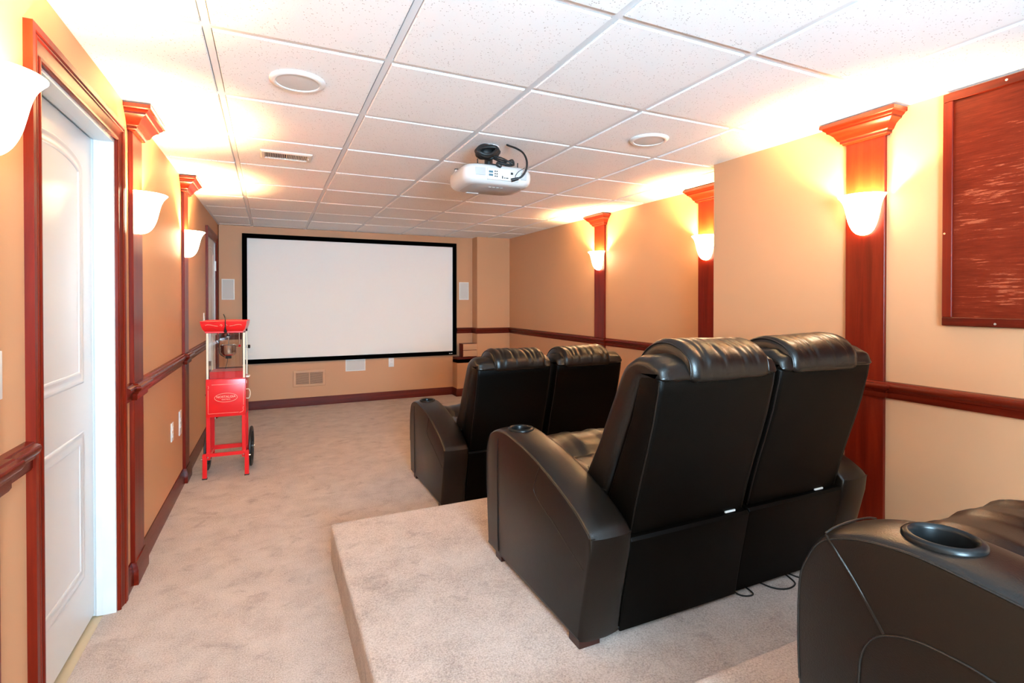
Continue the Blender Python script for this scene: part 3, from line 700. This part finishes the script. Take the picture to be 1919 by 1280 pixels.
BASEL = [(-.352, .018), (-.375, .15), (-.400, .27), (-.416, .352), (-.408, .362), (-.38, .364), (.36, .36), (.37, .018)]
def fine(steps, n, x0, x1):
    """add n interior stations between the rounded ends"""
    e = steps[-1][0]; w = (x1-x0)/2
    return steps + [(e+(w-e)*k/(n+1), steps[-1][1]) for k in range(1, n+1)]
rng = random.Random(5)
CREASE = [(-.41+.035*k+rng.uniform(-.012, .012), rng.uniform(-.28, .28), rng.uniform(.005, .011), rng.uniform(.35, 1.0), rng.choice((-1, -1, 1))) for k in range(11)]
def head_disp(x, p):
    top = max(0.0, min(1.0, (p[1]-.90)/.07))
    d = 0.0
    for xi, k, w, a, sg in CREASE:
        d += sg*.0052*a*math.exp(-((x-xi-k*(p[0]+.45))/w)**2)
    d = d*top + .004*math.sin(17*x+1)*math.sin(9*p[0])
    cy, czz = -.40, .90; vx, vz = p[0]-cy, p[1]-czz; l = math.hypot(vx, vz) or 1
    return (p[0]+vx/l*d, p[1]+vz/l*d)
def cush_disp(x, p):
    cy, czz = -.33, .70; vx, vz = p[0]-cy, p[1]-czz; l = math.hypot(vx, vz) or 1
    ang = math.atan2(vz, vx)
    e = min(abs(x-BX0), abs(x-BX1)); up = max(0, min(1, (p[1]-.88)/.05))
    d = .0030*math.sin(ang*34)*math.exp(-((e-.035)/.030)**2)*up + .0020*math.sin(23*x)*math.sin(11*p[1])
    k = .010*math.exp(-e/.05)*max(0, min(1, (p[1]-.90)/.05))
    return (p[0]+vx/l*d, p[1]+vz/l*d - k)
def seat_disp(x, p):
    top = 1 if p[1] > .42 else 0
    return (p[0], p[1] + top*(fold(x, p, .0035, 38, .4)))
def make_recliner(side, label, loc, rz, seams='rear', prefix=''):
    mir = 1 if side == 'left' else -1
    BRX = -.11 if side == 'left' else -.45
    t = thing('recliner', label, 'recliner', loc, rz, 'black leather home theater recliners')
    a = bpy.data.objects.new('armrest', ARM_MESH[mir]); COL.objects.link(a); a.parent = t
    # piping along the outer top edge and across the back of the arm
    def side_pt(y, z, dx=0.0): return (mir*(AX0-.0005+dx), y, z)
    top_in = [(p[0], p[1]) for p in offset_loop(ARMLOOP, .0065)][:len(armtop)]
    mtube('seam_piping', 'leather', a, [side_pt(y, z, .0016) for y, z in top_in[8:]], .0022, 6)
    mtube('seam_piping', 'leather', a, [(mir*x, -.4215, .3915) for x in (AX0+.004, AX0+.06, AX1-.06, AX1-.006)], .0022, 6)
    if seams == 'rear':
        mtube('panel_seam', 'leather', a, [side_pt(.315, .54), side_pt(.318, .398), side_pt(.314, .114), side_pt(.306, .040)], .0016, 6)
        mtube('panel_seam', 'leather', a, resample([side_pt(-.082, .528), side_pt(-.050, .470), side_pt(-.042, .411), side_pt(-.20, .350), side_pt(-.382, .276)], 5), .0016, 6)
    else:
        mtube('panel_seam', 'leather', a, resample([side_pt(.392, .552), side_pt(.345, .500), side_pt(.290, .426)], 4), .0024, 6)
        mtube('panel_seam', 'leather', a, resample([side_pt(.335, .05), side_pt(.333, .20), side_pt(.331, .315), side_pt(.326, .370), side_pt(.311, .404), side_pt(.290, .424), side_pt(.254, .440), (mir*(AX0-.0005), .210, .446), side_pt(.140, .442), side_pt(.03, .41), side_pt(-.15, .34), side_pt(-.33, .24)], 5), .0022, 6)
        mtube('panel_seam', 'leather', a, [(mir*(AX0+.003+k*(AX1-AX0-.010)/8), .3925+.001, .5535+.0085*math.sin(PI*k/8)**.6) for k in range(9)], .0020, 6)
    c = mlathe('cup_holder', 'cup', a, [(.0415, -.080), (.0422, -.002), (.0440, .0035), (.0480, .0060), (.0535, .0050), (.0570, .0015), (.0575, -.004), (.050, -.006), (.0428, -.006), (.0428, -.082)], (mir*CUPX, CUPY, CUPZ), 'Z', 56)
    mlathe('cup_bottom', 'cupin', c, [(0, -.080), (.0415, -.080), (.0415, -.083), (0, -.083)], (mir*CUPX, CUPY, CUPZ), 'Z', 32)
    b = finish(pillow(BASEL, -.5515, -.003, [(0, .004), (.002, .001), (.006, 0)], mir), 'base', 'leather2', t, 40)
    finish(pillow(SHELL, BX0, BX1, [(0, .016), (.003, .007), (.010, .002), (.022, 0)], mir), 'back_shell', 'leather2', t, 40)
    for x in (BX0+.0035, BX1-.0035):
        mtube('seam_piping', 'leather', t, [(mir*x, y+.0055, z) for y, z in SHELL[:7]], .0024, 6)
    finish(pillow(CUSHL, BX0-.004, BX1+.004, fine([(0, .030), (.002, .019), (.007, .009), (.018, .0025), (.034, 0)], 18, BX0, BX1), mir, cush_disp), 'back_cushion', 'leather', t, 60)
    mtube('cushion_seam', 'leather', t, resample([(mir*(BX0-.0025), -.262, .470), (mir*(BX0-.0045), -.215, .470), (mir*(BX0-.0035), -.165, .492), (mir*(BX0+.004), -.133, .520)], 4), .0022, 6)
    hx0, hx1 = -.432, -.060
    finish(pillow(HEADL, hx0, hx1, fine([(0, .040), (.002, .026), (.008, .013), (.020, .003), (.038, 0)], 26, hx0, hx1), mir, head_disp), 'headrest', 'leather', t, 60)
    for x, ins in ((hx0+.008, .0118), (hx1-.008, .0118)):
        lp = [head_disp(x, p) for p in offset_loop(HEADL, ins)]
        mtube('headrest_seam', 'leather', t, [(mir*x, p[0], p[1]) for p in lp[:34]], .0030, 6)
    finish(pillow(SEATL, -.548, -.008, fine([(0, .030), (.003, .018), (.010, .008), (.022, .002), (.035, 0)], 10, -.548, -.008), mir, seat_disp), 'seat_cushion', 'leather', t, 60)
    for x0, x1 in ((AX0+.004, AX0+.085),):
        for y0, y1 in ((-.350, -.285), (.285, .345)):
            mbox('foot', 'footw', t, min(mir*x0, mir*x1), max(mir*x0, mir*x1), y0, y1, 0, .055)
    mbox('foot', 'footw', t, min(mir*-.09, mir*-.03), max(mir*-.09, mir*-.03), -.23, -.17, 0, .055)
    mbox('foot', 'footw', t, min(mir*-.09, mir*-.03), max(mir*-.09, mir*-.03), .28, .34, 0, .055)
    mbox('release_bracket', 'plate', t, min(mir*BRX, mir*(BRX+.05)), max(mir*BRX, mir*(BRX+.05)), -.401, -.392, .3655, .3720)
    return t
R2 = (1.632, 1.8, .18); R1 = (1.700, 3.53, 0.0); R3 = (1.645, .231, .345)
make_recliner('left', 'black leather recliner with left arm on the riser, largest in view', R2, 0.0)
make_recliner('right', 'black leather recliner on the riser beside the wood pilaster', (R2[0]+.008, R2[1]+.012, R2[2]), 0.0)
make_recliner('left', 'black leather front-row recliner with left cup holder arm, on the floor', R1, 0.0)
make_recliner('right', 'black leather front-row recliner next to the right wall', (R1[0]+.012, R1[1], 0), 0.0)
make_recliner('left', 'nearest black leather recliner with cup holder, cut off at lower right', R3, 0.0, 'front')

# cords lying behind the middle row
def cord(pts, label):
    o = mtube('power_cord', 'rubber', None, resample([(x, y, .1835) for x, y in pts], 6), .0032, 6)
    tag(o, label, 'cord', 'cords behind the middle row')
cord([(1.66, 1.50), (1.655, 1.458), (1.675, 1.435), (1.705, 1.432), (1.718, 1.452), (1.725, 1.50)], 'short black cord loop at the seam of the middle recliners')
cord([(1.80, 1.50), (1.815, 1.438), (1.850, 1.408), (1.895, 1.404), (1.935, 1.425), (1.960, 1.50)], 'black cord loop on the carpet behind the right middle recliner')
cord([(1.97, 1.50), (1.985, 1.440), (2.03, 1.405), (2.09, 1.375), (2.16, 1.36), (2.24, 1.37), (2.30, 1.40)], 'long black cord trailing toward the right wall behind the recliners')
